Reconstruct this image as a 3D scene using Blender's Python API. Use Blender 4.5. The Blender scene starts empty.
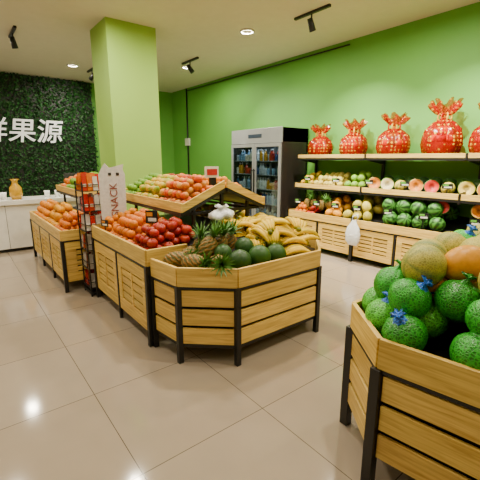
import bpy, math, random
import numpy as np
from mathutils import Euler, Vector, Matrix
rng = random.Random(7)

# ---------------------------------------------------------------- materials
def lin(c):
    if isinstance(c, str):
        c = c.lstrip('#'); c = [int(c[i:i+2],16)/255 for i in (0,2,4)]
    return tuple(((x/12.92) if x<=0.04045 else ((x+0.055)/1.055)**2.4) for x in c)
def newmat(name):
    m = bpy.data.materials.new(name); m.use_nodes=True
    nt = m.node_tree; b = nt.nodes['Principled BSDF']
    return m, nt, b
def plain(name, col, rough=0.5, metal=0.0, emis=0.0, noise=0.06, nscale=8.0, bump=0.0, bscale=60):
    m, nt, b = newmat(name)
    c = lin(col)
    n = nt.nodes.new('ShaderNodeTexNoise'); n.inputs['Scale'].default_value=nscale
    tc = nt.nodes.new('ShaderNodeTexCoord'); nt.links.new(tc.outputs['Object'], n.inputs['Vector'])
    r = nt.nodes.new('ShaderNodeValToRGB')
    r.color_ramp.elements[0].color=(*[x*(1-noise) for x in c],1); r.color_ramp.elements[1].color=(*[min(1,x*(1+noise)) for x in c],1)
    r.color_ramp.elements[0].position=.3; r.color_ramp.elements[1].position=.7
    nt.links.new(n.outputs['Fac'], r.inputs['Fac']); nt.links.new(r.outputs['Color'], b.inputs['Base Color'])
    b.inputs['Roughness'].default_value=rough; b.inputs['Metallic'].default_value=metal
    if emis>0:
        b.inputs['Emission Color'].default_value=(*c,1); b.inputs['Emission Strength'].default_value=emis
    if bump>0:
        n2 = nt.nodes.new('ShaderNodeTexNoise'); n2.inputs['Scale'].default_value=bscale
        nt.links.new(tc.outputs['Object'], n2.inputs['Vector'])
        bp = nt.nodes.new('ShaderNodeBump'); bp.inputs['Strength'].default_value=bump; bp.inputs['Distance'].default_value=.01
        nt.links.new(n2.outputs['Fac'], bp.inputs['Height']); nt.links.new(bp.outputs['Normal'], b.inputs['Normal'])
    return m
def attrmat(name, rough=0.4, bump=0.0, bscale=80, kind='noise', edge=None, spec=.5):
    m, nt, b = newmat(name)
    a = nt.nodes.new('ShaderNodeAttribute'); a.attribute_name='Col'
    tc = nt.nodes.new('ShaderNodeTexCoord')
    n = nt.nodes.new('ShaderNodeTexNoise'); n.inputs['Scale'].default_value=35
    nt.links.new(tc.outputs['Object'], n.inputs['Vector'])
    mr = nt.nodes.new('ShaderNodeMapRange'); mr.inputs['To Min'].default_value=.75; mr.inputs['To Max'].default_value=1.25
    nt.links.new(n.outputs['Fac'], mr.inputs['Value'])
    mx = nt.nodes.new('ShaderNodeVectorMath'); mx.operation='SCALE'
    nt.links.new(a.outputs['Color'], mx.inputs[0]); nt.links.new(mr.outputs['Result'], mx.inputs['Scale'])
    last=mx.outputs['Vector']
    b.inputs['Roughness'].default_value=rough; b.inputs['Specular IOR Level'].default_value=spec
    if bump>0:
        if kind=='noise':
            t = nt.nodes.new('ShaderNodeTexNoise'); out='Fac'
        else:
            t = nt.nodes.new('ShaderNodeTexVoronoi'); t.feature='DISTANCE_TO_EDGE'; out='Distance'
        t.inputs['Scale'].default_value=bscale
        nt.links.new(tc.outputs['Object'], t.inputs['Vector'])
        bp = nt.nodes.new('ShaderNodeBump'); bp.inputs['Strength'].default_value=bump; bp.inputs['Distance'].default_value=.004
        nt.links.new(t.outputs[out], bp.inputs['Height']); nt.links.new(bp.outputs['Normal'], b.inputs['Normal'])
        if edge:
            m2=nt.nodes.new('ShaderNodeMapRange'); m2.inputs['From Min'].default_value=.04; m2.inputs['From Max'].default_value=.2
            m2.inputs['To Min'].default_value=edge[0]; m2.inputs['To Max'].default_value=edge[1]
            nt.links.new(t.outputs[out],m2.inputs['Value'])
            s2=nt.nodes.new('ShaderNodeVectorMath'); s2.operation='SCALE'
            nt.links.new(last,s2.inputs[0]); nt.links.new(m2.outputs['Result'],s2.inputs['Scale']); last=s2.outputs['Vector']
            bp.invert=True
    nt.links.new(last, b.inputs['Base Color'])
    return m

def wood_mat():
    m, nt, b = newmat('pine_wood')
    tc = nt.nodes.new('ShaderNodeTexCoord')
    mp = nt.nodes.new('ShaderNodeMapping'); mp.inputs['Scale'].default_value=(2.2,2.2,38)
    nt.links.new(tc.outputs['Object'], mp.inputs['Vector'])
    n = nt.nodes.new('ShaderNodeTexNoise'); n.inputs['Scale'].default_value=1.6; n.inputs['Detail'].default_value=5; n.inputs['Distortion'].default_value=.6
    nt.links.new(mp.outputs['Vector'], n.inputs['Vector'])
    r = nt.nodes.new('ShaderNodeValToRGB')
    r.color_ramp.elements[0].position=.25; r.color_ramp.elements[0].color=(*lin('#bd933c'),1)
    r.color_ramp.elements[1].position=.68; r.color_ramp.elements[1].color=(*lin('#efcc6c'),1)
    nt.links.new(n.outputs['Fac'], r.inputs['Fac'])
    vo = nt.nodes.new('ShaderNodeTexVoronoi'); vo.inputs['Scale'].default_value=3.2
    mp2 = nt.nodes.new('ShaderNodeMapping'); mp2.inputs['Scale'].default_value=(1,1,2.2)
    nt.links.new(tc.outputs['Object'],mp2.inputs['Vector']); nt.links.new(mp2.outputs['Vector'],vo.inputs['Vector'])
    kr = nt.nodes.new('ShaderNodeMapRange'); kr.inputs['From Min'].default_value=.02; kr.inputs['From Max'].default_value=.07
    kr.inputs['To Min'].default_value=.5; kr.inputs['To Max'].default_value=1
    nt.links.new(vo.outputs['Distance'],kr.inputs['Value'])
    a = nt.nodes.new('ShaderNodeAttribute'); a.attribute_name='Col'
    mx = nt.nodes.new('ShaderNodeVectorMath'); mx.operation='MULTIPLY'
    nt.links.new(r.outputs['Color'], mx.inputs[0]); nt.links.new(a.outputs['Color'], mx.inputs[1])
    sc = nt.nodes.new('ShaderNodeVectorMath'); sc.operation='SCALE'
    nt.links.new(mx.outputs['Vector'],sc.inputs[0]); nt.links.new(kr.outputs['Result'],sc.inputs['Scale'])
    nt.links.new(sc.outputs['Vector'], b.inputs['Base Color'])
    b.inputs['Roughness'].default_value=.45
    return m

def floor_mat():
    m, nt, b = newmat('glossy_floor_tile')
    tc = nt.nodes.new('ShaderNodeTexCoord')
    mp = nt.nodes.new('ShaderNodeMapping'); mp.inputs['Location'].default_value=(.25,.1,0)
    nt.links.new(tc.outputs['Object'], mp.inputs['Vector'])
    br = nt.nodes.new('ShaderNodeTexBrick'); br.offset=0; br.inputs['Scale'].default_value=1
    br.inputs['Brick Width'].default_value=.8; br.inputs['Row Height'].default_value=.8
    br.inputs['Mortar Size'].default_value=.0025; br.inputs['Mortar Smooth'].default_value=.2
    br.inputs['Color1'].default_value=(*lin('#a59786'),1); br.inputs['Color2'].default_value=(*lin('#a19280'),1)
    br.inputs['Mortar'].default_value=(*lin('#544a40'),1)
    nt.links.new(mp.outputs['Vector'], br.inputs['Vector'])
    n = nt.nodes.new('ShaderNodeTexNoise'); n.inputs['Scale'].default_value=5; n.inputs['Detail'].default_value=6
    nt.links.new(tc.outputs['Object'], n.inputs['Vector'])
    mr = nt.nodes.new('ShaderNodeMapRange'); mr.inputs['To Min'].default_value=.93; mr.inputs['To Max'].default_value=1.06
    nt.links.new(n.outputs['Fac'], mr.inputs['Value'])
    mx = nt.nodes.new('ShaderNodeVectorMath'); mx.operation='SCALE'
    nt.links.new(br.outputs['Color'], mx.inputs[0]); nt.links.new(mr.outputs['Result'], mx.inputs['Scale'])
    nt.links.new(mx.outputs['Vector'], b.inputs['Base Color'])
    b.inputs['Roughness'].default_value=.09; b.inputs['Specular IOR Level'].default_value=.5
    return m

def glass_mat():
    m = bpy.data.materials.new('door_glass'); m.use_nodes=True
    nt=m.node_tree; nt.nodes.clear()
    o=nt.nodes.new('ShaderNodeOutputMaterial'); t=nt.nodes.new('ShaderNodeBsdfTransparent'); g=nt.nodes.new('ShaderNodeBsdfGlossy')
    t.inputs['Color'].default_value=(.75,.82,.85,1); g.inputs['Roughness'].default_value=.03
    mx=nt.nodes.new('ShaderNodeMixShader'); mx.inputs[0].default_value=.16
    nt.links.new(t.outputs[0],mx.inputs[1]); nt.links.new(g.outputs[0],mx.inputs[2]); nt.links.new(mx.outputs[0],o.inputs[0])
    return m
def cello_mat():
    m = bpy.data.materials.new('red_cellophane'); m.use_nodes=True
    nt=m.node_tree; b=nt.nodes['Principled BSDF']; o=[n for n in nt.nodes if n.type=='OUTPUT_MATERIAL'][0]
    tc=nt.nodes.new('ShaderNodeTexCoord'); v=nt.nodes.new('ShaderNodeTexVoronoi'); v.inputs['Scale'].default_value=20
    v.inputs['Randomness'].default_value=.2
    nt.links.new(tc.outputs['Object'],v.inputs['Vector'])
    r=nt.nodes.new('ShaderNodeValToRGB'); r.color_ramp.interpolation='CONSTANT'
    r.color_ramp.elements[0].color=(*lin('#c09a20'),1); r.color_ramp.elements[1].position=.3; r.color_ramp.elements[1].color=(*lin('#a00a04'),1)
    nt.links.new(v.outputs['Distance'],r.inputs['Fac']); nt.links.new(r.outputs['Color'],b.inputs['Base Color'])
    b.inputs['Roughness'].default_value=.14
    t=nt.nodes.new('ShaderNodeBsdfTransparent'); t.inputs['Color'].default_value=(1,.42,.25,1)
    mx=nt.nodes.new('ShaderNodeMixShader')
    mr=nt.nodes.new('ShaderNodeMapRange'); mr.inputs['From Min'].default_value=.29; mr.inputs['From Max'].default_value=.33
    mr.inputs['To Min'].default_value=.15; mr.inputs['To Max'].default_value=.62
    nt.links.new(v.outputs['Distance'],mr.inputs['Value']); nt.links.new(mr.outputs['Result'],mx.inputs[0])
    nt.links.new(b.outputs[0],mx.inputs[1]); nt.links.new(t.outputs[0],mx.inputs[2]); nt.links.new(mx.outputs[0],o.inputs[0])
    return m

M = dict(
 wood=wood_mat(), black=plain('black_metal','#141414',.4), fruit=attrmat('fruit_skin',.42,.12,90,spec=.32),
 rough=attrmat('rough_rind',.55,.9,110,'voronoi'), leaf=attrmat('leaf',.5), net=attrmat('melon_net_wrap',.4,1.0,78,'voronoi',(1.8,.7)),
 rind=attrmat('netted_rind',.5,.6,95,'voronoi',(1.3,.85)),
 solid=attrmat('printed_card',.5), gloss=attrmat('glossy_plastic',.15), steel=plain('brushed_steel','#a9acac',.32,.45,nscale=3),
 glass=glass_mat(), cello=cello_mat(), white=plain('white_gloss','#e6e4de',.25), bag=plain('white_plastic_bag','#e9ecef',.25,bump=.7,bscale=25),
)
WHITE=(1,1,1)

# ---------------------------------------------------------------- mesh builder
class MB:
    def __init__(s): s.V=[];s.F=[];s.MI=[];s.S=[];s.C=[];s.n=0;s.mats=[]
    def mi(s,m):
        if m not in s.mats: s.mats.append(m)
        return s.mats.index(m)
    def add(s,V,F,m,col=WHITE,smooth=False):
        V=np.asarray(V,dtype=float); k=s.n; i=s.mi(m)
        s.V.append(V); s.F.extend([tuple(a+k for a in f) for f in F]); s.MI.extend([i]*len(F)); s.S.extend([smooth]*len(F))
        c=np.asarray(col,dtype=float)
        if c.ndim==1: c=np.tile(c,(len(V),1))
        s.C.append(c); s.n+=len(V)
    def hexa(s,P,m,col=WHITE):
        s.add(P,[(3,2,1,0),(4,5,6,7),(0,1,5,4),(1,2,6,5),(2,3,7,6),(3,0,4,7)],m,col)
    def box(s,x0,x1,y0,y1,z0,z1,m,col=WHITE):
        s.hexa([(x0,y0,z0),(x1,y0,z0),(x1,y1,z0),(x0,y1,z0),(x0,y0,z1),(x1,y0,z1),(x1,y1,z1),(x0,y1,z1)],m,col)
    def plank(s,p,q,z0,z1,th,off,m,col=WHITE):
        p=np.array(p,float);q=np.array(q,float);d=q-p;d/=np.linalg.norm(d);n=np.array((d[1],-d[0]))
        a0=p+n*off;b0=q+n*off;a1=a0+n*th;b1=b0+n*th
        s.hexa([(*a0,z0),(*b0,z0),(*b1,z0),(*a1,z0),(*a0,z1),(*b0,z1),(*b1,z1),(*a1,z1)],m,col)
    def bar(s,p,q,w,m,col=WHITE):
        p=Vector(p);q=Vector(q);d=(q-p).normalized()
        up=Vector((0,0,1)) if abs(d.z)<.95 else Vector((0,1,0))
        a=d.cross(up).normalized()*(w/2); b=d.cross(a).normalized()*(w/2)
        s.hexa([tuple(p-a-b),tuple(p+a-b),tuple(p+a+b),tuple(p-a+b),tuple(q-a-b),tuple(q+a-b),tuple(q+a+b),tuple(q-a+b)],m,col)
    def tube(s,pts,rs,n,m,col=WHITE,smooth=True,cols=None):
        V=[];F=[];C=[]
        for i,p in enumerate(pts):
            p=Vector(p); a=Vector(pts[max(0,i-1)]); b=Vector(pts[min(len(pts)-1,i+1)]); d=(b-a).normalized()
            up=Vector((0,0,1)) if abs(d.z)<.9 else Vector((1,0,0))
            u=d.cross(up).normalized(); w=d.cross(u).normalized()
            for k in range(n):
                t=2*math.pi*k/n; V.append(tuple(p+(u*math.cos(t)+w*math.sin(t))*rs[i])); C.append(cols[i] if cols else col)
        for i in range(len(pts)-1):
            for k in range(n):
                F.append((i*n+k,i*n+(k+1)%n,(i+1)*n+(k+1)%n,(i+1)*n+k))
        F.append(tuple(range(n))[::-1]); F.append(tuple((len(pts)-1)*n+k for k in range(n)))
        s.add(V,F,m,np.array(C),smooth)
    def obj(s,name,bevel=0.0,parent=None):
        me=bpy.data.meshes.new(name); V=np.concatenate(s.V)
        me.from_pydata(V.tolist(),[],s.F)
        for m in s.mats: me.materials.append(M[m] if isinstance(m,str) else m)
        me.polygons.foreach_set('material_index',s.MI); me.polygons.foreach_set('use_smooth',s.S)
        at=me.color_attributes.new('Col','FLOAT_COLOR','POINT')
        C=np.concatenate(s.C); C=np.concatenate([C,np.ones((len(C),1))],1); at.data.foreach_set('color',C.ravel())
        me.update(); o=bpy.data.objects.new(name,me); bpy.context.scene.collection.objects.link(o)
        if bevel>0:
            b=o.modifiers.new('bevel','BEVEL'); b.width=bevel; b.segments=2; b.limit_method='ANGLE'
        if parent: o.parent=parent
        return o
def revolve(prof,n):
    V=[];F=[];rings=[]
    for r,z in prof:
        if r<1e-6: rings.append([len(V)]); V.append((0,0,z))
        else:
            rings.append(list(range(len(V),len(V)+n)))
            for k in range(n): t=2*math.pi*k/n; V.append((r*math.cos(t),r*math.sin(t),z))
    for a,b in zip(rings,rings[1:]):
        for k in range(n):
            k2=(k+1)%n
            if len(a)==1 and len(b)==1: continue
            if len(a)==1: F.append((a[0],b[k2],b[k]))
            elif len(b)==1: F.append((a[k],a[k2],b[0]))
            else: F.append((a[k],a[k2],b[k2],b[k]))
    return np.array(V),F
def sph(n,m,sq=1.0,dim=0.0,pear=0.0):
    P=[]
    for i in range(m+1):
        t=math.pi*i/m; r=math.sin(t); z=-math.cos(t)*sq
        r2=r*(1-pear*z)
        if dim and r<.75:
            z-=dim*(1-r/.75)**1.3*(1 if z>0 else -.6)
        P.append((0 if i in(0,m) else r2,z))
    return revolve(P,n)
T=dict(s=sph(14,9),o=sph(14,10,.95,.1),apple=sph(16,12,.9,.38,.1),mango=sph(12,9,1.35,0,.16),melon=sph(22,14,.95),oval=sph(22,14,1.25),big=sph(28,18,.93,.05),pear=sph(14,10,1.25,0,.25))
def hsvj(c,j=.12):
    f=1+rng.uniform(-j,j); return np.array([max(0,x*f*(1+rng.uniform(-j/3,j/3))) for x in c])
def rotm(ax=None,full=True):
    e=Euler((rng.uniform(-1,1)*(3.1 if full else .5),rng.uniform(-1,1)*(3.1 if full else .5),rng.uniform(0,6.28)))
    return np.array(e.to_matrix())
def put(mb,tmpl,loc,r,col,mat='fruit',R=None,colfn=None):
    V,F=T[tmpl]; R=rotm() if R is None else R
    c=colfn(V) if colfn else col
    mb.add((V*r)@R.T+np.array(loc),F,mat,c,True)

def f_orange(mb,p,r): put(mb,'o',p,r,hsvj((.62,.155,0),.15))
def f_mandarin(mb,p,r): put(mb,'o',p,r,hsvj((.66,.22,0),.15))
def f_apple(mb,p,r):
    a=hsvj(lin('#9c0608'),.3); b=hsvj((.55,.12,.01),.2)
    R=rotm(full=False)
    def cf(V):
        w=np.clip(.25+.5*np.sin(V[:,0]*3+V[:,1]*2+rng.random()*6)*.6+V[:,2]*.3,0,1)[:,None]*.5
        return a*(1-w)+b*w
    put(mb,'apple',p,r,a,R=R,colfn=cf)
    top=np.array(p)+R@np.array((0,0,.55*r)); tip=np.array(p)+R@np.array((.12*r,0,1.15*r))
    mb.tube([tuple(top),tuple(tip)],[.05*r,.04*r],5,'leaf',lin('#4a2d12'))
def f_peach(mb,p,r):
    a=hsvj((.58,.07,.005),.3); b=hsvj((.68,.34,.05),.1)
    def cf(V):
        w=np.clip(.35+.6*V[:,0],0,1)[:,None]; return a*(1-w)+b*w
    put(mb,'apple',p,r,a,R=rotm(full=False),colfn=cf)
def f_pear(mb,p,r): put(mb,'pear',p,r,hsvj((.56,.46,.08),.15))
def f_mango(mb,p,r):
    a=hsvj((.62,.36,.01),.15); b=hsvj(lin('#7da026'),.15)
    def cf(V):
        w=np.clip(.4+.5*V[:,2],0,1)[:,None]; return a*(1-w)+b*w
    put(mb,'mango',p,r*.85,a,colfn=cf)
def f_lime(mb,p,r): put(mb,'s',p,r,hsvj(lin('#6f9a28'),.2))
def f_plum(mb,p,r): put(mb,'s',p,r,hsvj(lin('#581030'),.3))
def f_water(mb,p,r):
    a=np.array(lin('#4a8a34'));b=np.array(lin('#183c14')); ph=rng.random()*6
    def cf(V):
        th=np.arctan2(V[:,1],V[:,0]); w=(np.sin(th*8+ph+np.sin(V[:,2]*9)*.5)>0).astype(float)[:,None]; return a*(1-w)+b*w
    put(mb,'big',p,r,a,colfn=cf)
def f_darkmelon(mb,p,r): put(mb,'melon',p,r,hsvj(lin('#2a4d1c'),.25))
def f_canta(mb,p,r):
    a=hsvj(lin('#b4aa40'),.12)
    def cf(V):
        th=np.arctan2(V[:,1],V[:,0]); w=(.5+.5*np.cos(th*9))[:,None]**6; return a*(1-w)+np.array(lin('#6f8238'))*w
    put(mb,'melon',p,r,a,'rind',colfn=cf)
def f_hami(mb,p,r): put(mb,'oval',p,r*.85,hsvj(lin('#b0a436'),.15),'rind')
def f_yellow(mb,p,r): put(mb,'oval',p,r*.85,hsvj((.68,.29,0),.1))
def f_netted(mb,p,r,base='#2fa428'):
    g=hsvj(lin(base),.25); R=rotm(full=False)
    dk=g*.4
    def cf(V):
        th=np.arctan2(V[:,1],V[:,0]); w=(.5+.5*np.cos(th*9))[:,None]**2*.45; return g*(1-w)+dk*w
    V0,F0=T['big']; V0=V0.copy(); th=np.arctan2(V0[:,1],V0[:,0]); up=np.clip((V0[:,2]-.1)/.6,0,1)
    rip=1+.06*up*np.cos(th*9); V0[:,0]*=rip; V0[:,1]*=rip
    mb.add((V0*r)@R.T+np.array(p),F0,'net',cf(V0),True)
    P=[(.48,.78),(.22,.95),(.09,1.06),(.07,1.12),(.18,1.22),(.32,1.3),(.02,1.22)]
    V,F=revolve(P,22)
    th=np.arctan2(V[:,1],V[:,0]); rip=1+.3*np.cos(th*7)*np.clip((V[:,2]-.75)*3,0,1); V=V.copy(); V[:,0]*=rip; V[:,1]*=rip; V[:,2]+=np.where(V[:,2]>1.15,.05*np.cos(th*5),0)
    col=g*.9 if rng.random()<.6 else lin('#1f62c0')
    mb.add((V*r*.97)@R.T+np.array(p),F,'net',col,True)
def f_pine(mb,p,r,R=None):
    R=rotm(full=False) if R is None else R; p=np.array(p)
    n=18;m=13;V=[];C=[];F=[]
    for i in range(m+1):
        t=math.pi*i/m; z=-math.cos(t)*1.5
        for k in range(n):
            th=2*math.pi*(k+.5*(i%2))/n; bump=1+.07*((k+i)%2)
            rr=max(.02,math.sin(t))**.7*bump; V.append((rr*math.cos(th),rr*math.sin(th),z)); C.append(lin('#9a6a20') if (k+i)%2 else lin('#3f5018'))
    for i in range(m):
        for k in range(n): F.append((i*n+k,i*n+(k+1)%n,(i+1)*n+(k+1)%n,(i+1)*n+k))
    mb.add((np.array(V)*r)@R.T+p,F,'rough',np.array(C))
    for k in range(30):
        a=k*2.4; lean=.25+.9*(1-k/30); L=(1.1+1.1*k/30)*r*1.2; w=.16*r
        V=[]
        for j,u in enumerate((0,.4,.75,1)):
            rad=math.sin(lean*(.5+u*.7))*L*u; z=1.35*r+math.cos(lean*(.4+u*.8))*L*u*1.0
            ww=w*(1,.9,.55,.05)[j]
            c=np.array((rad*math.cos(a),rad*math.sin(a),z)); t=np.array((-math.sin(a),math.cos(a),0))*ww
            V+= [c-t,c+t]
        mb.add(np.array(V)@R.T+p,[(0,1,3,2),(2,3,5,4),(4,5,7,6)],'leaf',hsvj(lin('#4c7a2c'),.3),True)
def f_bananas(mb,p,r,n=6):
    p=np.array(p); R=np.array(Euler((rng.uniform(-.35,.35),rng.uniform(-.35,.35),rng.uniform(-.8,1.5))).to_matrix())
    for k in range(n):
        c0=hsvj((.72,.47,.002),.16); pts=[];rs=[];cols=[]; f=(k-(n-1)/2)/n
        for j in range(9):
            u=j/8; ang=-1.0+2.0*u
            x=.105*math.sin(ang); z=.085*(math.cos(ang)-.54)+.01
            yy=f*(.06+.15*u)
            q=np.array((x,yy,z-abs(f)*.02))*r
            pts.append(tuple(R@q+p)); rs.append(.018*r*(.35,.5,.88,1,1.02,1,.88,.6,.28)[j]); cols.append((.3,.3,.02) if j==0 else (.08,.05,.01) if j==8 else c0)
        mb.tube(pts,rs,7,'fruit',cols=cols)
    q0=R@(np.array((-.092,0,0))*r)+p; q1=R@(np.array((-.125,0,.012))*r)+p
    mb.tube([tuple(q0),tuple(q1)],[.02*r,.012*r],7,'fruit',lin('#6d7018'))
def f_cut(mb,p,r,flesh,rind,face=(-1,-.7,.45)):
    P=[(0,-1)]+[(math.sin(math.pi*.5*i/7),-math.cos(math.pi*.5*i/7)) for i in range(1,8)]+[(.93,.0),(.9,-.005),(.5,-.02),(.42,-.12),(.25,-.2),(0,-.24)]
    V,F=revolve(P,20)
    C=np.array([rind]*len(V))
    k=1+8*20
    C[k:]=flesh
    C[k+60:]=np.array(flesh)*.45
    d=Vector(face).normalized(); q=Vector((0,0,1)).rotation_difference(d); R=np.array(q.to_matrix())
    mb.add((V*r)@R.T+np.array(p),F,'fruit',C,True)
def pile(mb,fn,x0,x1,y0,y1,zfn,r,layers=2,poly=None,jit=.12,shrink=.9,rz=1.0):
    for k in range(layers):
        mg=k*r*shrink; x=x0+r+mg; row=0
        while x<=x1-r-mg+1e-6:
            y=y0+r+mg+(r if row%2 else 0)
            while y<=y1-r-mg+1e-6:
                xx=x+rng.uniform(-jit,jit)*r; yy=y+rng.uniform(-jit,jit)*r
                if poly is None or pdist(poly,xx,yy)>r*.95+mg:
                    fn(mb,(xx,yy,zfn(xx,yy)+r*rz+k*1.5*r+rng.uniform(0,.08)*r),r*rng.uniform(.92,1.05))
                y+=2*r*1.0
            x+=2*r*.9; row+=1
def pdist(poly,x,y):
    d=1e9
    for (a,b) in zip(poly,poly[1:]+poly[:1]):
        dx,dy=b[0]-a[0],b[1]-a[1]; L=math.hypot(dx,dy)
        d=min(d,((x-a[0])*-dy+(y-a[1])*dx)/L)
    return d
def packed(poly,r,inset,dmin):
    xs=[p[0] for p in poly]; ys=[p[1] for p in poly]; pts=[]; cx=sum(xs)/len(xs); cy=sum(ys)/len(ys)
    cand=[]
    for i in range(16000):
        x=rng.uniform(min(xs),max(xs)); y=rng.uniform(min(ys),max(ys)); d=pdist(poly,x,y)
        if d>inset: cand.append((d-inset,math.atan2(y-cy,x-cx),x,y))
    def greedy(c):
        for d,a,x,y in c:
            if all((x-u)**2+(y-v)**2>dmin**2 for u,v in pts): pts.append((x,y))
    for ring in range(8):
        greedy(sorted((c for c in cand if ring*dmin*.88<=c[0]<ring*dmin*.88+.02),key=lambda c:c[1]))
    rng.shuffle(cand); greedy(cand)
    return pts

def tag(mb,x,y,z,a,w=.1,h=.07,st=.1,c='#e08a18'):
    R=np.array(Euler((0,0,a)).to_matrix())
    def bx(x0,x1,y0,y1,z0,z1,m,cc):
        V=np.array([(x0,y0,z0),(x1,y0,z0),(x1,y1,z0),(x0,y1,z0),(x0,y0,z1),(x1,y0,z1),(x1,y1,z1),(x0,y1,z1)])@R.T+np.array((x,y,z)); mb.hexa(V,m,cc)
    bx(-.004,.004,0,.006,0,st,'black',WHITE); bx(-w/2,w/2,-.004,.004,st,st+h,'solid',lin('#101010'))
    bx(-w*.4,w*.1,-.006,-.004,st+h*.55,st+h*.85,'solid',lin(c)); bx(-w*.3,w*.4,-.006,-.004,st+h*.15,st+h*.42,'solid',lin('#e8e8e0'))

# ---------------------------------------------------------------- room
def simple_box(name,x0,x1,y0,y1,z0,z1,mat):
    mb=MB(); mb.box(x0,x1,y0,y1,z0,z1,mat); return mb.obj(name)
XL,XR,YB,YF,H=-2.6,5.4,-2.6,10.2,3.43
green=plain('green_wall_paint','#66ac46',.6,noise=.04,nscale=1.5,bump=.05)
green2=plain('green_pillar_paint','#98c254',.6,noise=.04,nscale=1.5,bump=.05)
ceil=plain('ceiling_paint','#e0d9c4',.8,noise=.02)
simple_box('floor',XL-.1,XR+.1,YB-.1,YF+.1,-.1,0,floor_mat())
simple_box('ceiling',XL-.1,XR+.1,YB-.1,YF+.1,H,H+.1,ceil)
simple_box('wall_right',XR,XR+.1,YB,YF,0,H,green)
simple_box('wall_back',XL,XR,YF,YF+.1,0,H,green)
simple_box('wall_left',XL-.1,XL,YB,YF,0,H,plain('wall_cream','#b8ae96',.7))
simple_box('wall_front',XL,XR,YB-.1,YB,0,H,plain('wall_cream2','#a89e88',.7))
simple_box('pillar',1.92,2.66,5.45,6.15,0,H,green2)
for nm,(a,b,c,d) in dict(baseboard_right=(XR-.015,XR,YB,YF),baseboard_back=(3.1,XR-.015,YF-.015,YF)).items():
    simple_box(nm,a,b,c,d,0,.1,plain(nm+'_paint','#3a332b',.4))
mb=MB(); mb.tube([(5.375,9.3,.4),(5.375,9.3,3.42)],[.022]*2,8,'black'); mb.box(5.34,5.395,9.2,9.4,1.9,2.1,'white')
mb.tube([(5.385,4.0,3.36),(5.385,9.3,3.36)],[.012]*2,6,'black')
mb.obj('trim_conduit')

# leafy wall
mb=MB(); mb.box(-2.4,3.05,10.1,10.19,.02,3.41,'leaf',lin('#050f05'))
for i in range(17000):
    x=rng.uniform(-2.4,3.06); z=rng.uniform(.05,3.4); y=10.1-rng.uniform(0,.06)
    if x<.6 and rng.random()<.5: continue
    L=rng.uniform(.04,.08); w=L*.4
    e=np.array(Euler((rng.uniform(-.9,.9),rng.uniform(-3.1,3.1),rng.uniform(-.9,.9))).to_matrix())
    V=np.array([(0,0,0),(w,-.01,L*.5),(0,.0,L),(-w,-.01,L*.5)])@e.T+np.array((x,y,z))
    mb.add(V,[(0,1,2),(0,2,3)],'leaf',hsvj(lin('#1c4c1c'),.6))
mb.obj('leafy_wall_panel')
cu=bpy.data.curves.new('shop_sign_letters','FONT'); cu.body='鲜果源'; cu.size=.58; cu.extrude=.02; cu.align_x='RIGHT'; cu.align_y='CENTER'; cu.shear=.15; cu.offset=.004
so=bpy.data.objects.new('shop_sign_letters',cu); bpy.context.scene.collection.objects.link(so)
so.location=(2.25,10.0,2.14); so.rotation_euler=(math.pi/2,0,0)
cu.materials.append(plain('sign_white','#f4f4f4',.4,emis=.3))

# ---------------------------------------------------------------- stands
def wcol():
    f=rng.uniform(.85,1.1); return (f,f*rng.uniform(.96,1.02),f*rng.uniform(.9,1.05))
def lerp(p,q,t): return (p[0]+(q[0]-p[0])*t,p[1]+(q[1]-p[1])*t)
def slat_face(mb,p,q,z0,z1,n=3,gap=.026):
    L=math.dist(p,q); a=lerp(p,q,.028/L); b=lerp(p,q,1-.028/L)
    mb.plank(p,q,z0,z1,.01,-.04,'black')  # added black backing board, stands in for shade in the slat gaps
    h=(z1-z0-gap*(n-1))/n
    for i in range(n):
        mb.plank(a,b,z0+i*(h+gap),z0+i*(h+gap)+h,.02,-.015,'wood',wcol())
def panel_face(mb,p,q,z0,z1,n):
    mb.plank(p,q,z0,z1,.01,-.04,'black')  # black sheet added behind the panel, paints the slots' inner shade
    for i in range(n):
        a=lerp(p,q,i/n); b=lerp(p,q,(i+1)/n); L=math.dist(a,b)
        a2=lerp(a,b,.025/L); b2=lerp(a,b,1-.025/L)
        h=z1-z0; W=.13*L
        s1=lerp(a2,b2,W/L); s2=lerp(a2,b2,1-W/L)
        mb.plank(a2,b2,z1-.2*h,z1,.02,-.015,'wood',wcol())
        mb.plank(a2,b2,z0,z0+.22*h,.02,-.015,'wood',wcol())
        mb.plank(a2,s1,z0+.22*h,z1-.2*h,.02,-.015,'wood',wcol())
        mb.plank(s2,b2,z0+.22*h,z1-.2*h,.02,-.015,'wood',wcol())
        k=4; g=.016; hh=(.58*h-g*(k+1))/k
        for j in range(k):
            zz=z0+.22*h+g+j*(hh+g); mb.plank(s1,s2,zz,zz+hh,.016,-.018,'wood',wcol())
        mb.plank(lerp(s1,s2,.47),lerp(s1,s2,.53),z0+.22*h,z1-.2*h,.02,-.016,'wood',wcol())
        if i>0: mb.plank(lerp(p,q,i/n-.014/math.dist(p,q)),lerp(p,q,i/n+.014/math.dist(p,q)),0,z1,.03,-.02,'black')
def post(mb,p,z1,w=.04): mb.box(p[0]-w/2,p[0]+w/2,p[1]-w/2,p[1]+w/2,0,z1,'black')
def rim(mb,p,q,z0,z1):
    mb.plank(p,q,z0-.02,z0,.03,-.02,'black'); mb.plank(p,q,z0,z1,.025,-.012,'wood',wcol())

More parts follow.
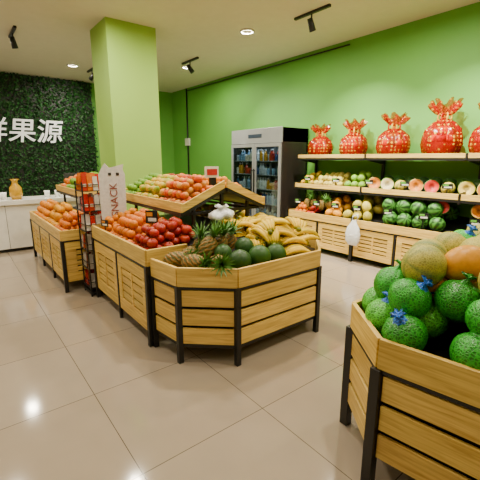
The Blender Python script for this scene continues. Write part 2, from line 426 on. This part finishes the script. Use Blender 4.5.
# island 1
isl=MB(); Z0,Z1=.625,.77
octo=[(1.16,2.64),(1.2,2.29),(1.53,1.99),(2.43,1.99),(2.85,2.38),(2.85,2.64)]
for i in range(5):
    p,q=octo[i],octo[i+1]; slat_face(isl,p,q,.165,.595); rim(isl,p,q,Z0,Z1); isl.plank(p,q,.13,.16,.025,-.03,'black')
for p in octo: post(isl,p,Z0)
inner=[(1.75,2.64),(1.78,2.62),(1.82,2.6),(2.2,2.6),(2.25,2.62),(2.25,2.64)]
for i in range(5):
    a,b=octo[i],octo[i+1];c,d=inner[i+1],inner[i]
    isl.add([(*a,.64),(*b,.64),(*c,.84),(*d,.84)],[(0,1,2,3)],'black')
row=[(1.13,4.08),(1.13,2.67),(2.87,2.67),(2.87,4.08)]
R0,R1=.70,.835
panel_face(isl,row[0],row[1],.12,.67,2); rim(isl,row[0],row[1],R0,R1)
panel_face(isl,row[2],row[3],.12,.67,2); rim(isl,row[2],row[3],R0,R1)
isl.plank(row[3],row[0],.12,.67,.02,-.01,'wood',wcol()); rim(isl,row[3],row[0],R0,R1)
isl.plank(row[1],row[2],.62,.70,.02,-.02,'black')
rim(isl,row[1],(1.5,2.67),R0,R1); rim(isl,(2.6,2.67),row[2],R0,R1)
for p in row: post(isl,p,R0)
for (xa,za,xb,zb) in ((1.15,.72,1.75,.87),(1.75,.87,2.25,.87),(2.25,.87,2.85,.72)):
    isl.hexa([(xa,2.67,za-.02),(xb,2.67,zb-.02),(xb,4.08,zb-.02),(xa,4.08,za-.02),(xa,2.67,za),(xb,2.67,zb),(xb,4.08,zb),(xa,4.08,za)],'black')
def tier(mb,xl,xc,ya,yb,zl,zc):
    s=1 if xc>xl else -1
    def sl(y0,y1,dz0,dz1,m,c=WHITE):
        P=[(xl,y0,zl+dz0),(xc,y0,zc+dz0),(xc,y1,zc+dz0),(xl,y1,zl+dz0),(xl,y0,zl+dz1),(xc,y0,zc+dz1),(xc,y1,zc+dz1),(xl,y1,zl+dz1)]
        mb.hexa(P,m,c)
    sl(ya,yb,-.02,0,'black'); sl(ya-.02,ya,-.035,.0,'black'); sl(ya-.022,ya-.002,.0,.075,'wood',wcol()); sl(yb,yb+.02,-.02,.075,'wood',wcol())
    x0,x1=sorted((xl-.02*s,xl)); mb.box(x0,x1,ya-.022,yb+.02,zl-.0,zl+.085,'wood',wcol()); mb.box(x0-.001,x1+.001,ya-.022,yb+.02,zl-.035,zl-.001,'black')
tier(isl,1.59,2.06,2.9,4.45,1.07,1.27); tier(isl,2.56,2.09,2.9,4.45,1.07,1.27)
for y,zb in ((2.96,.72),(4.35,0)):
    for x,zt in ((1.75,1.12),(2.4,1.12)):
        isl.bar((x,y,zb),(x,y,zt),.03,'black')
    isl.bar((1.6,y,1.04),(2.55,y,1.04),.028,'black'); isl.bar((1.75,y,.8),(2.4,y,1.05),.02,'black')
    isl.bar((2.075,y,1.04),(2.075,y,1.25),.03,'black')
isl.bar((1.75,2.96,1.04),(1.75,4.35,1.04),.025,'black'); isl.bar((2.4,2.96,1.04),(2.4,4.35,1.04),.025,'black')
tag(isl,1.4,3.13,.86,-.9,.12,.12,.1); tag(isl,1.17,3.78,.8,-1.2,.1,.07,.06)
isl.obj('fruit_display_island',.003)

zrow=lambda x,y: .725+.25*min(x-1.15,2.85-x,.6)
zoct=lambda x,y: .65+.30*max(0,min(pdist(octo,x,y),.6))
mb=MB(); pile(mb,f_apple,1.15,1.68,2.68,3.15,zrow,.045,3); mb.obj('apple_pile')
mb=MB(); pile(mb,f_orange,1.15,1.68,3.15,3.75,zrow,.045,3); pile(mb,f_mandarin,1.15,1.68,3.74,4.06,zrow,.038,3); mb.obj('orange_pile')
mb=MB(); pile(mb,f_mango,2.3,2.84,3.2,4.05,zrow,.05,2); mb.obj('yellow_mango_pile')
mb=MB()
for (x,y,r) in ((1.66,2.13,.09),(1.85,2.12,.095),(2.03,2.12,.088),(1.84,2.3,.085),(1.62,2.3,.075)):
    f_darkmelon(mb,(x,y,zoct(x,y)+r*.95),r)
mb.obj('dark_green_melons')
mb=MB()
for (x,y,ax,ay,az) in ((1.3,2.5,1.35,0,.6),(1.36,2.33,1.4,.1,.3),(1.5,2.2,1.35,.1,-.4),(1.55,2.42,.5,.2,1),(1.68,2.45,.2,-.3,2),(1.82,2.5,.25,.1,0),(1.58,2.58,.15,0,0),(1.74,2.62,.2,.2,1),(1.42,2.52,.9,.2,1.2)):
    R=np.array(Euler((ax,ay,az)).to_matrix()); lie=ax>.8
    f_pine(mb,(x,y,zoct(x,y)+(.075 if lie else .12)),.068,R)
mb.obj('pineapple_pile')
mb=MB()
for k in range(4):
    x0b,x1b,y0b,y1b=2.02+.02*k,2.74-.05*k,2.14+.07*k,3.12-.05*k
    y=y0b
    while y<y1b:
        x=x0b+rng.uniform(0,.05)
        while x<x1b:
            d=pdist(octo,x,min(y,2.63)) if y<2.64 else min(2.85-x,.6)
            if d>.1+.04*k and (x>2.15 or y>2.28):
                yy=min(y,2.63); f_bananas(mb,(x+rng.uniform(-.03,.03),y+rng.uniform(-.03,.03),zoct(x,yy)+(.03 if y>2.64 else 0)+.04+k*.052),1.35,5)
            x+=.2
        y+=.165
mb.obj('banana_pile')
V,F=revolve([(0,0),(.09,.0),(.14,.03),(.13,.06),(.08,.085),(.03,.095),(.05,.12),(.07,.13)],34); V=V.copy(); th=np.arctan2(V[:,1],V[:,0])
rp=1+.16*np.cos(th*5+V[:,2]*20)+.09*np.cos(th*9); V[:,0]*=rp*.9; V[:,1]*=rp*.75; V[:,2]+=.012*np.cos(th*4)
mb=MB(); mb.add(V+np.array((1.93,2.76,.99)),F,'bag',WHITE,True); mb.obj('plastic_produce_bag')
ztl=lambda x,y: 1.07+.2*(x-1.59)/.47
ztr=lambda x,y: 1.07+.2*(2.56-x)/.47
def f_mixred(mb,p,r): (f_peach if rng.random()<.6 else f_orange)(mb,p,r)
mb=MB(); pile(mb,f_mixred,1.6,2.04,2.92,3.5,ztl,.042,3); mb.obj('peach_pile')
mb=MB(); pile(mb,f_mango,1.6,2.04,3.52,4.1,ztl,.045,2); pile(mb,f_lime,1.6,2.04,4.1,4.42,ztl,.04,2); mb.obj('mango_pile')
mb=MB(); pile(mb,f_mandarin,2.12,2.54,3.0,3.7,ztr,.04,2); pile(mb,f_apple,2.12,2.54,3.72,4.4,ztr,.04,2); mb.obj('tangerine_pile')

# near stand
st=MB(); near=[(1.40,.78),(1.61,-.5),(2.95,-.5),(3.0,.72),(2.62,1.1),(1.66,1.1)]
for i in range(6):
    p,q=near[i],near[(i+1)%6]; slat_face(st,p,q,.165,.595); rim(st,p,q,Z0,Z1)
for p in near: post(st,p,Z0,.05)
cx,cy=2.25,.3
ctr=[(cx+(p[0]-cx)*.35,cy+(p[1]-cy)*.35) for p in near]
for i in range(6):
    j=(i+1)%6; st.add([(*near[i],.64),(*near[j],.64),(*ctr[j],.72),(*ctr[i],.72)],[(0,1,2,3)],'black')
st.add([(*c,.72) for c in ctr],[tuple(range(6))],'black')
st.obj('melon_display_stand',.003)
mb=MB()
zn=lambda x,y:.65+.12*min(max(pdist(near,x,y),0),.6)
for k in range(3):
    r=.1
    for (x,y) in packed(near,r,.092+.08*k,.176):
        z=zn(x,y)+r+.01+k*.125+rng.uniform(0,.012); rr=r*rng.uniform(.95,1.08)
        if k==0 or (k==1 and x<1.74): f_netted(mb,(x,y,z),rr,'#26901e' if rng.random()<.7 else '#44a028')
        else:
            q=rng.random()
            (f_canta if q<.4 else f_yellow if q<.75 else f_netted if q<.85 else f_hami)(mb,(x,y,z),rr)
mb.obj('netted_melon_pile')

# far-left island
b2=MB(); X0,X1,Y0,Y1=.88,1.85,4.46,6.5
r2=[(X0,Y1),(X0,Y0),(X1,Y0),(X1,Y1)]
panel_face(b2,r2[0],r2[1],.12,.6,3); rim(b2,r2[0],r2[1],.62,.74)
panel_face(b2,r2[1],r2[2],.12,.6,1); rim(b2,r2[1],r2[2],.62,.74)
b2.plank(r2[3],r2[0],.12,.6,.02,-.01,'wood',wcol()); rim(b2,r2[3],r2[0],.62,.74); b2.plank(r2[2],r2[3],.12,.6,.02,-.01,'wood',wcol()); rim(b2,r2[2],r2[3],.62,.74)
for p in r2: post(b2,p,.62)
b2.hexa([(X0,Y0,.62),(X1,Y0,.8),(X1,Y1,.8),(X0,Y1,.62),(X0,Y0,.64),(X1,Y0,.82),(X1,Y1,.82),(X0,Y1,.64)],'black')
tier(b2,1.3,1.82,4.95,6.45,1.05,1.22)
for y in (5.0,6.4):
    b2.bar((1.38,y,.7),(1.38,y,1.08),.03,'black'); b2.bar((1.8,y,.7),(1.8,y,1.2),.03,'black'); b2.bar((1.3,y,1.02),(1.8,y,1.02),.025,'black')
b2.obj('fruit_display_counter',.003)
z2=lambda x,y:.64+.18*(x-X0)/(X1-X0)
mb=MB(); pile(mb,f_orange,.9,1.4,4.5,5.0,z2,.045,3); pile(mb,f_yellow,.9,1.35,5.0,5.6,z2,.055,3); pile(mb,f_mandarin,.9,1.35,5.6,6.45,z2,.05,3); mb.obj('mandarin_pile')
zt2=lambda x,y:1.05+.17*(x-1.3)/.52
mb=MB(); pile(mb,f_plum,1.32,1.8,5.0,5.5,zt2,.045,2); pile(mb,f_lime,1.32,1.8,5.5,6.0,zt2,.05,2); pile(mb,f_orange,1.32,1.8,6.0,6.4,zt2,.045,2); mb.obj('mixed_fruit_pile')

# snack rack
rk=MB(); xa,xb,ya,yb=1.07,1.31,4.13,4.4
for x in(xa,xb):
    for y in(ya,yb): rk.bar((x,y,0),(x,y,1.3),.014,'black')
rk.box(xa,xb,ya,yb,.02,.05,'black')
for z in (.1,.32,.54,.76,.98,1.2):
    for k in range(6): rk.bar((xa,ya+(yb-ya)*k/5,z),(xb,ya+(yb-ya)*k/5,z),.007,'black')
    rk.bar((xa,ya,z+.07),(xb,ya,z+.07),.007,'black'); rk.bar((xa,ya,z+.07),(xa,yb,z+.07),.007,'black')
    rk.bar((xa,yb,z),(xb,yb,z),.012,'black'); rk.bar((xa,ya,z),(xa,yb,z),.012,'black')
    for i in range(4):
        for j in range(4):
            x=xa+.005+i*.058; y=ya+.008+j*.065; h=rng.uniform(.15,.195)
            c=[lin('#b81812'),lin('#c8c0b8'),lin('#b03018'),lin('#5a1010'),lin('#c86818')][rng.choice((0,0,2,1,3,4,2,1))]
            rk.hexa([(x,y,z+.006),(x+.054,y,z+.006),(x+.054,y+.055,z+.006),(x,y+.055,z+.006),(x+.004,y+.02,z+h),(x+.05,y+.02,z+h),(x+.05,y+.03,z+h),(x+.004,y+.03,z+h)],'gloss',c)
            rk.box(x+.01,x+.044,y-.001,y+.012,z+.05,z+.08,'gloss',lin('#e8e0d0'))
rk.obj('snack_display_rack')
e=bpy.data.objects.new('cardboard_promotion_sign',None); bpy.context.scene.collection.objects.link(e)
e.location=(1.34,3.97,.83); e.rotation_euler=(0,0,math.radians(-24))
cb=MB(); out=[(-.13,0),(.13,0),(.14,.55),(.12,.6),(.13,.66),(.06,.64),(-.02,.62),(-.06,.67),(-.1,.61),(-.13,.55)]
V=[(x,-.01,z) for x,z in out]+[(x,.01,z) for x,z in out]; n=len(out)
cb.add(V,[tuple(range(n)),tuple(range(2*n-1,n-1,-1))]+[(i,n+i,n+(i+1)%n,(i+1)%n) for i in range(n)],'solid',lin('#d2cec8'))
cb.box(-.03,.0,-.014,-.009,.54,.57,'solid',lin('#302820')); cb.box(.05,.08,-.014,-.009,.54,.57,'solid',lin('#302820'))
cb.obj('card_body',parent=e)
tcv=bpy.data.curves.new('card_text','FONT'); tcv.body='SNACK'; tcv.size=.11; tcv.extrude=.002; tcv.align_x='LEFT'
to=bpy.data.objects.new('card_text',tcv); bpy.context.scene.collection.objects.link(to); to.parent=e
to.location=(.05,-.013,.1); to.rotation_euler=(math.pi/2,math.radians(-90),0)
tcv.materials.append(plain('card_red','#8a4a40',.5))

# ---------------------------------------------------------------- wall shelves
ws=MB(); Ys=[.46,1.83,3.2,4.56]; XF=4.65
for i in range(3):
    p=(XF,Ys[i+1]-.01);q=(XF,Ys[i]+.01)
    panel_face(ws,p,q,.1,.52,2); rim(ws,p,q,.54,.655)
    ws.bar((XF-.02,p[1],.62),(XF-.02,p[1],.7),.02,'black')
for y in Ys:
    ws.box(XF-.03,XF+.02,y-.025,y+.025,0,.66,'black'); ws.box(5.33,5.37,y-.02,y+.02,0,1.75,'black')
    ws.hexa([(4.78,y-.012,1.0),(5.35,y-.012,1.1),(5.35,y+.012,1.1),(4.78,y+.012,1.0),(4.78,y-.012,1.13),(5.35,y-.012,1.2),(5.35,y+.012,1.2),(4.78,y+.012,1.13)],'black')
    ws.hexa([(4.83,y-.012,1.53),(5.35,y-.012,1.45),(5.35,y+.012,1.45),(4.83,y+.012,1.53),(4.83,y-.012,1.61),(5.35,y-.012,1.61),(5.35,y+.012,1.61),(4.83,y+.012,1.61)],'black')
ws.plank((5.36,4.575),(4.65,4.575),.1,.655,.015,0,'wood',wcol()); ws.plank((4.65,.45),(5.36,.45),.1,.655,.015,0,'wood',wcol())
ya,yb=Ys[0],Ys[3]
def sheet(x0,z0,x1,z1,th=.02,m='black'):
    ws.hexa([(x0,ya,z0-th),(x1,ya,z1-th),(x1,yb,z1-th),(x0,yb,z0-th),(x0,ya,z0),(x1,ya,z1),(x1,yb,z1),(x0,yb,z0)],m)
sheet(4.67,.58,5.36,.78); sheet(4.82,1.07,5.36,1.19); sheet(4.86,1.56,5.36,1.56)
for i in range(3):
    a,b=Ys[i]+.014,Ys[i+1]-.014
    ws.box(4.79,4.81,a,b,1.055,1.125,'wood',wcol()); ws.box(4.785,4.812,a,b,1.02,1.054,'black')
    ws.box(4.84,4.86,a,b,1.555,1.61,'wood',wcol()); ws.box(4.835,4.862,a,b,1.52,1.554,'black')
for y in (4.4,3.98,3.6,3.2,2.7,2.2,1.6,1.1): tag(ws,4.72,y,.62,-1.2,.12,.08,.16,'#60b030')
for y in (4.3,3.7,3.1,2.55,2.0,1.5): tag(ws,4.83,y,1.1,-1.2,.12,.06,.08,'#60b030')
ws.obj('fruit_shelf_rack',.003)
zl=lambda x,y:.58+.2*(x-4.67)/.69
zm=lambda x,y:1.07+.12*(x-4.82)/.54
mb=MB(); pile(mb,f_orange,4.68,5.3,4.2,4.53,zl,.045,2); pile(mb,f_apple,4.68,5.3,4.0,4.2,zl,.045,2); mb.obj('citrus_pile')
mb=MB()
for x in (4.76,4.93,5.1):
    for y in (4.3,4.14,3.98,3.82): f_pine(mb,(x+.1,y,zl(x,y)+.17),.062)
mb.obj('pineapple_row')
mb=MB(); pile(mb,f_yellow,4.68,5.32,3.5,3.92,zl,.075,2); mb.obj('yellow_melon_pile')
mb=MB(); pile(mb,f_hami,4.68,5.32,2.95,3.5,zl,.085,2); mb.obj('hami_melon_pile')
mb=MB(); pile(mb,f_water,4.68,5.34,1.95,2.93,zl,.105,2,jit=.06,shrink=.6); mb.obj('watermelon_pile')
mb=MB(); pile(mb,f_canta,4.68,5.32,.5,1.78,zl,.1,2,shrink=.6); mb.obj('cantaloupe_pile')
mb=MB(); pile(mb,f_mango,4.83,5.3,4.2,4.53,zm,.05,2); pile(mb,f_pear,4.83,5.3,3.6,4.2,zm,.048,2); pile(mb,f_lime,4.83,5.3,3.2,3.58,zm,.06,2); mb.obj('pear_pile')
mb=MB(); pile(mb,f_darkmelon,5.02,5.33,1.5,3.15,zm,.085,1); pile(mb,f_lime,4.83,5.3,.5,1.4,zm,.06,2)
cm=MB()
OR=(.66,.2,.005)
fl=[(OR,lin('#b0a050')),(lin('#d8c890'),lin('#5a9030')),None,(OR,lin('#b8ac70')),((.55,.03,.02),lin('#2e6a28')),None,(lin('#d8bc58'),lin('#8fa040')),(OR,lin('#b0a050'))]
y=3.08;k=0
while y>1.45:
    if fl[k%8] is None: f_canta(mb,(4.93,y,zm(4.93,y)+.08),.082)
    else:
        a,b=fl[k%8]; f_cut(cm,(4.94,y,zm(4.94,y)+.09),.095,a,b,(-1,-.55,.3))
    y-=.21; k+=1
mb.obj('green_melon_pile')
for y,c in ((2.05,4),(1.62,0),(1.4,4)): f_cut(cm,(4.87,y,zl(4.87,y)+.3),.09,fl[c][0],fl[c][1],(-1,-.4,.5))
cm.obj('cut_melon_row')
for y,w,h in ((4.27,.21,.52),(3.6,.215,.55),(2.93,.225,.58),(2.25,.24,.68),(1.68,.235,.6)):
    e=bpy.data.objects.new('gift_fruit_basket',None); bpy.context.scene.collection.objects.link(e); e.location=(5.1,y,1.562); e.rotation_euler=(0,0,rng.uniform(0,3))
    g=MB(); V,F=revolve([(0,0),(.62,0),(.8,.28),(.84,.3),(.78,.27),(.6,.05),(0,.05)],24)
    V=V*np.array((w,w,h)); g.add(V,F,'rough',lin('#a86028'),False)
    for k in range(16):
        t=k*2.4; rr=w*.5*(1 if k<10 else .35); z=h*(.34 if k<10 else .5)
        (f_mandarin,f_apple,f_yellow,f_lime)[k%4](g,(rr*math.cos(t),rr*math.sin(t),z),.06)
    g.tube([(w*.75*math.cos(a),0,h*.25+h*.42*math.sin(a)) for a in np.linspace(0,math.pi,12)],[.009]*12,6,'rough',lin('#a86028'))
    g.obj('wicker_basket',parent=e)
    c=MB(); P=[(.66,.0),(.9,.1),(1.0,.24),(.97,.38),(.8,.52),(.5,.64),(.2,.71),(.12,.735),(.2,.77),(.42,.86),(.62,.95),(.7,1.0)]
    V,F=revolve(P,60); V=V.copy(); th=np.arctan2(V[:,1],V[:,0]); z=V[:,2]
    amp=np.where(z>.45,.12+.2*(z-.45),.05); rip=1+amp*np.cos(th*11+z*3)+amp*.5*np.cos(th*5)
    V[:,0]*=rip*w;V[:,1]*=rip*w;V[:,2]=(z+np.where(z>.85,.07*np.cos(th*6),0))*h
    c.add(V,F,'cello',WHITE,True); c.obj('cellophane_wrap',parent=e)
    b=MB()
    for s in range(8):
        a=s*math.pi/4; pts=[(math.cos(a)*.085*math.sin(u*math.pi),math.sin(a)*.085*math.sin(u*math.pi),h*.735+.05*math.sin(u*2*math.pi)) for u in np.linspace(0,1,8)]
        b.tube(pts,[.013]*8,5,'gloss',(.5,.04,.005) if s%3==0 else (.6,.36,.02))
    b.tube([(0,0,h*.7),(0,0,h*.77)],[.034,.034],12,'gloss',(.6,.36,.02))
    b.obj('bow',parent=e)

# ---------------------------------------------------------------- fridge
fr=MB(); fx,fX,fy,fY=4.7,5.36,4.79,6.3; dk=plain('fridge_side','#2b2622',.35)
fr.box(fx,fX,fy,fy+.04,.08,2.09,dk); fr.box(fx,fX,fY-.04,fY,.08,2.09,dk); fr.box(fX-.04,fX,fy,fY,.08,2.09,'steel')
fr.box(fx,fX,fy,fY,.08,.3,'steel'); fr.box(fx,fX,fy,fY,1.84,2.09,'steel'); fr.box(fx-.012,fx,fy+.005,fY-.005,1.83,2.1,'steel')
fr.box(fx-.016,fx-.011,5.35,5.75,1.93,2.0,'solid',lin('#203040'))
for i in range(9): fr.box(fx-.012,fx-.004,fy+.1,fY-.1,.11+i*.02,.12+i*.02,'black')
for y in (fy+.06,fY-.1):
    for x in (fx+.05,fX-.09): fr.box(x,x+.04,y,y+.04,0,.08,'black')
mid=(fy+fY)/2
for (a,b,hs) in ((fy+.02,mid-.008,1),(mid+.008,fY-.02,-1)):
    x0,x1=fx-.035,fx-.005
    fr.box(x0,x1,a,a+.05,.32,1.82,'steel'); fr.box(x0,x1,b-.05,b,.32,1.82,'steel'); fr.box(x0,x1,a+.05,b-.05,.32,.38,'steel'); fr.box(x0,x1,a+.05,b-.05,1.76,1.82,'steel')
    fr.box(fx-.022,fx-.016,a+.05,b-.05,.38,1.76,'glass')
    hy=(b-.03) if hs>0 else (a+.03)
    fr.bar((x0-.035,hy,.85),(x0-.035,hy,1.35),.02,'black'); fr.bar((x0-.035,hy,.88),(x0,hy,.88),.015,'black'); fr.bar((x0-.035,hy,1.32),(x0,hy,1.32),.015,'black')
T['bottle']=revolve([(0,0),(.032,0),(.034,.01),(.034,.13),(.03,.15),(.013,.185),(.013,.2),(.016,.2),(.016,.22),(0,.22)],12)
T['can']=revolve([(0,0),(.03,0),(.033,.006),(.033,.11),(.028,.12),(0,.118)],12)
for z in (.4,.68,.96,1.24,1.5):
    fr.box(fx+.03,fX-.05,fy+.05,fY-.05,z-.012,z,'steel')
    for j in range(19):
        y=fy+.09+j*.073; 
        for x in (fx+.08,fx+.2,fx+.34):
            if rng.random()<.15: continue
            t='bottle' if rng.random()<.55 else 'can'; V,F=T[t]
            base=[lin(c) for c in('#a8b0b8','#2a4a78','#a03020','#b08020','#c8ccc8','#b4ae98','#6888a0')][(j//3+int(z*10))%7]
            cc=np.tile(np.array(base),(len(V),1)); cc[V[:,2]>.19]=lin('#c8c8c8')
            fr.add(V+np.array((x,y,z+.001)),F,'gloss',cc,True)
fo=fr.obj('glass_door_refrigerator',.002)
def light(name,loc,size,power,col,rot=(0,0,0),shape='DISK',sy=None,parent=None,spread=math.pi):
    l=bpy.data.lights.new(name,'AREA'); l.shape=shape; l.size=size; l.energy=power; l.color=col; l.spread=spread
    if sy: l.size_y=sy
    o=bpy.data.objects.new(name,l); bpy.context.scene.collection.objects.link(o); o.location=loc; o.rotation_euler=rot
    if parent: o.parent=parent
    return o
light('fridge_lamp',(4.78,mid,1.82),.05,4.5,(.8,.92,1),(0,0,0),'RECTANGLE',1.3,parent=fo)

# white bag hanging
V,F=revolve([(0,-.33),(.07,-.32),(.11,-.26),(.115,-.16),(.09,-.06),(.04,.02),(.03,.05)],28); V=V.copy(); th=np.arctan2(V[:,1],V[:,0]); z=V[:,2]
rp=1+(.12+.1*(z+.33))*np.cos(th*7+z*14)+.1*np.cos(th*3); V[:,0]*=rp*.55; V[:,1]*=rp*.95
mb=MB(); mb.add(V+np.array((4.53,3.1,.62)),F,'bag',WHITE,True)
for s in (-1,1): mb.tube([(4.53,3.1+s*.03,.65),(4.56,3.1+s*.045,.72),(4.61,3.1,.74)],[.012,.009,.006],6,'bag')
mb.obj('white_plastic_bag')

# ---------------------------------------------------------------- service counter
ct=MB(); ct.box(-2.2,2.3,7.05,7.6,.06,.8,'white'); ct.box(-2.24,2.34,6.99,7.66,.8,.87,'white'); ct.box(-2.15,2.25,7.1,7.55,0,.06,'black')
for i in range(8): ct.box(-2.2+i*.56-.003,-2.2+i*.56+.003,7.047,7.051,.06,.8,'black')
ct.obj('service_counter',.006)
mb=MB(); V,F=revolve([(0,0),(.07,0),(.1,.08),(.09,.2),(.045,.26),(.04,.3),(.07,.34),(0,.34)],18); mb.add(V+np.array((.8,7.2,.87)),F,'gloss',(.6,.33,.02),True); mb.obj('golden_jar')
mb=MB()
for x in (.55,.62,1.28,1.45):
    V,F=revolve([(0,0),(.035,0),(.05,.12),(.045,.12),(.03,.01),(0,.01)],14); mb.add(V+np.array((x,7.25,.87)),F,'gloss',lin('#f0f0ee'),True)
mb.obj('paper_cups')
mb=MB(); mb.box(1.6,1.95,7.15,7.45,.87,.93,'solid',lin('#d8d8d8')); mb.bar((1.77,7.42,.93),(1.77,7.42,1.15),.03,'black'); mb.box(1.62,1.92,7.38,7.42,1.1,1.28,'solid',lin('#30302e')); mb.obj('weighing_scale',.004)
mb=MB(); mb.box(2.04,2.11,3.1,3.13,1.28,1.36,'black'); mb.box(1.98,2.14,3.1,3.115,1.36,1.47,'solid',lin('#e8e0d0')); mb.box(2.0,2.12,3.095,3.1,1.385,1.445,'solid',lin('#c02018')); mb.obj('promotion_card')

# ---------------------------------------------------------------- lighting
fix=MB()
warm=(1,.9,.7)
def down(x,y,p,col=warm):
    V,F=revolve([(.085,0),(.11,0),(.11,-.02),(.085,-.02),(.085,0)],20); fix.add(V+np.array((x,y,H)),F,'white',WHITE,True)
    light('downlight_lamp',(x,y,H-.012),.16,p*.8,col)
for (x,y,p) in ((0.3,1.2,24),(2.2,1.0,55),(4.1,.8,55),(.2,3.4,42),(2.1,3.0,82),(3.9,2.6,80),(.1,5.6,50),(1.6,4.7,60),(3.8,4.7,75),(.64,7.7,45),(2.25,8.5,32),(4.2,7.2,85),(-1.7,2,20),(-1.7,6,30),(1.2,-1.4,18),(3.8,-1.2,28)):
    down(x,y,p)
fix.obj('recessed_downlights')
sp=MB()
def track(x,y,tx,ty,tz,p,s=1.6):
    sp.box(x-.02,x+.02,y-.3,y+.3,H-.03,H,'black'); sp.bar((x,y,H-.03),(x,y,H-.13),.015,'black')
    d=(Vector((tx,ty,tz))-Vector((x,y,H-.16))).normalized(); c=Vector((x,y,H-.16))
    sp.tube([tuple(c-d*.08),tuple(c+d*.08)],[.035,.045],14,'black')
    light('track_lamp',c+d*.085,.08,p,(1,.92,.76),d.to_track_quat('-Z','Y').to_euler(),spread=s)
track(2.66,8.6,2.2,10.1,2.2,8); track(3.97,6.69,4.8,5.6,1.4,20); track(4.0,3.6,5.1,3.6,1.0,45); track(4.0,2.0,5.1,2.0,1.0,45); track(1.0,6.9,1.5,7.2,.9,12)
sp.obj('track_spotlights')
w=bpy.data.worlds.new('world'); bpy.context.scene.world=w; w.use_nodes=True; w.node_tree.nodes['Background'].inputs[0].default_value=(.6,.65,.7,1); w.node_tree.nodes['Background'].inputs[1].default_value=.3

cam=bpy.data.cameras.new('camera'); co=bpy.data.objects.new('camera',cam); bpy.context.scene.collection.objects.link(co)
co.location=(0,0,1.55); co.rotation_euler=(math.radians(90-12.7),0,-math.atan2(.615,.789)); cam.lens=27.2; cam.sensor_width=36
bpy.context.scene.camera=co
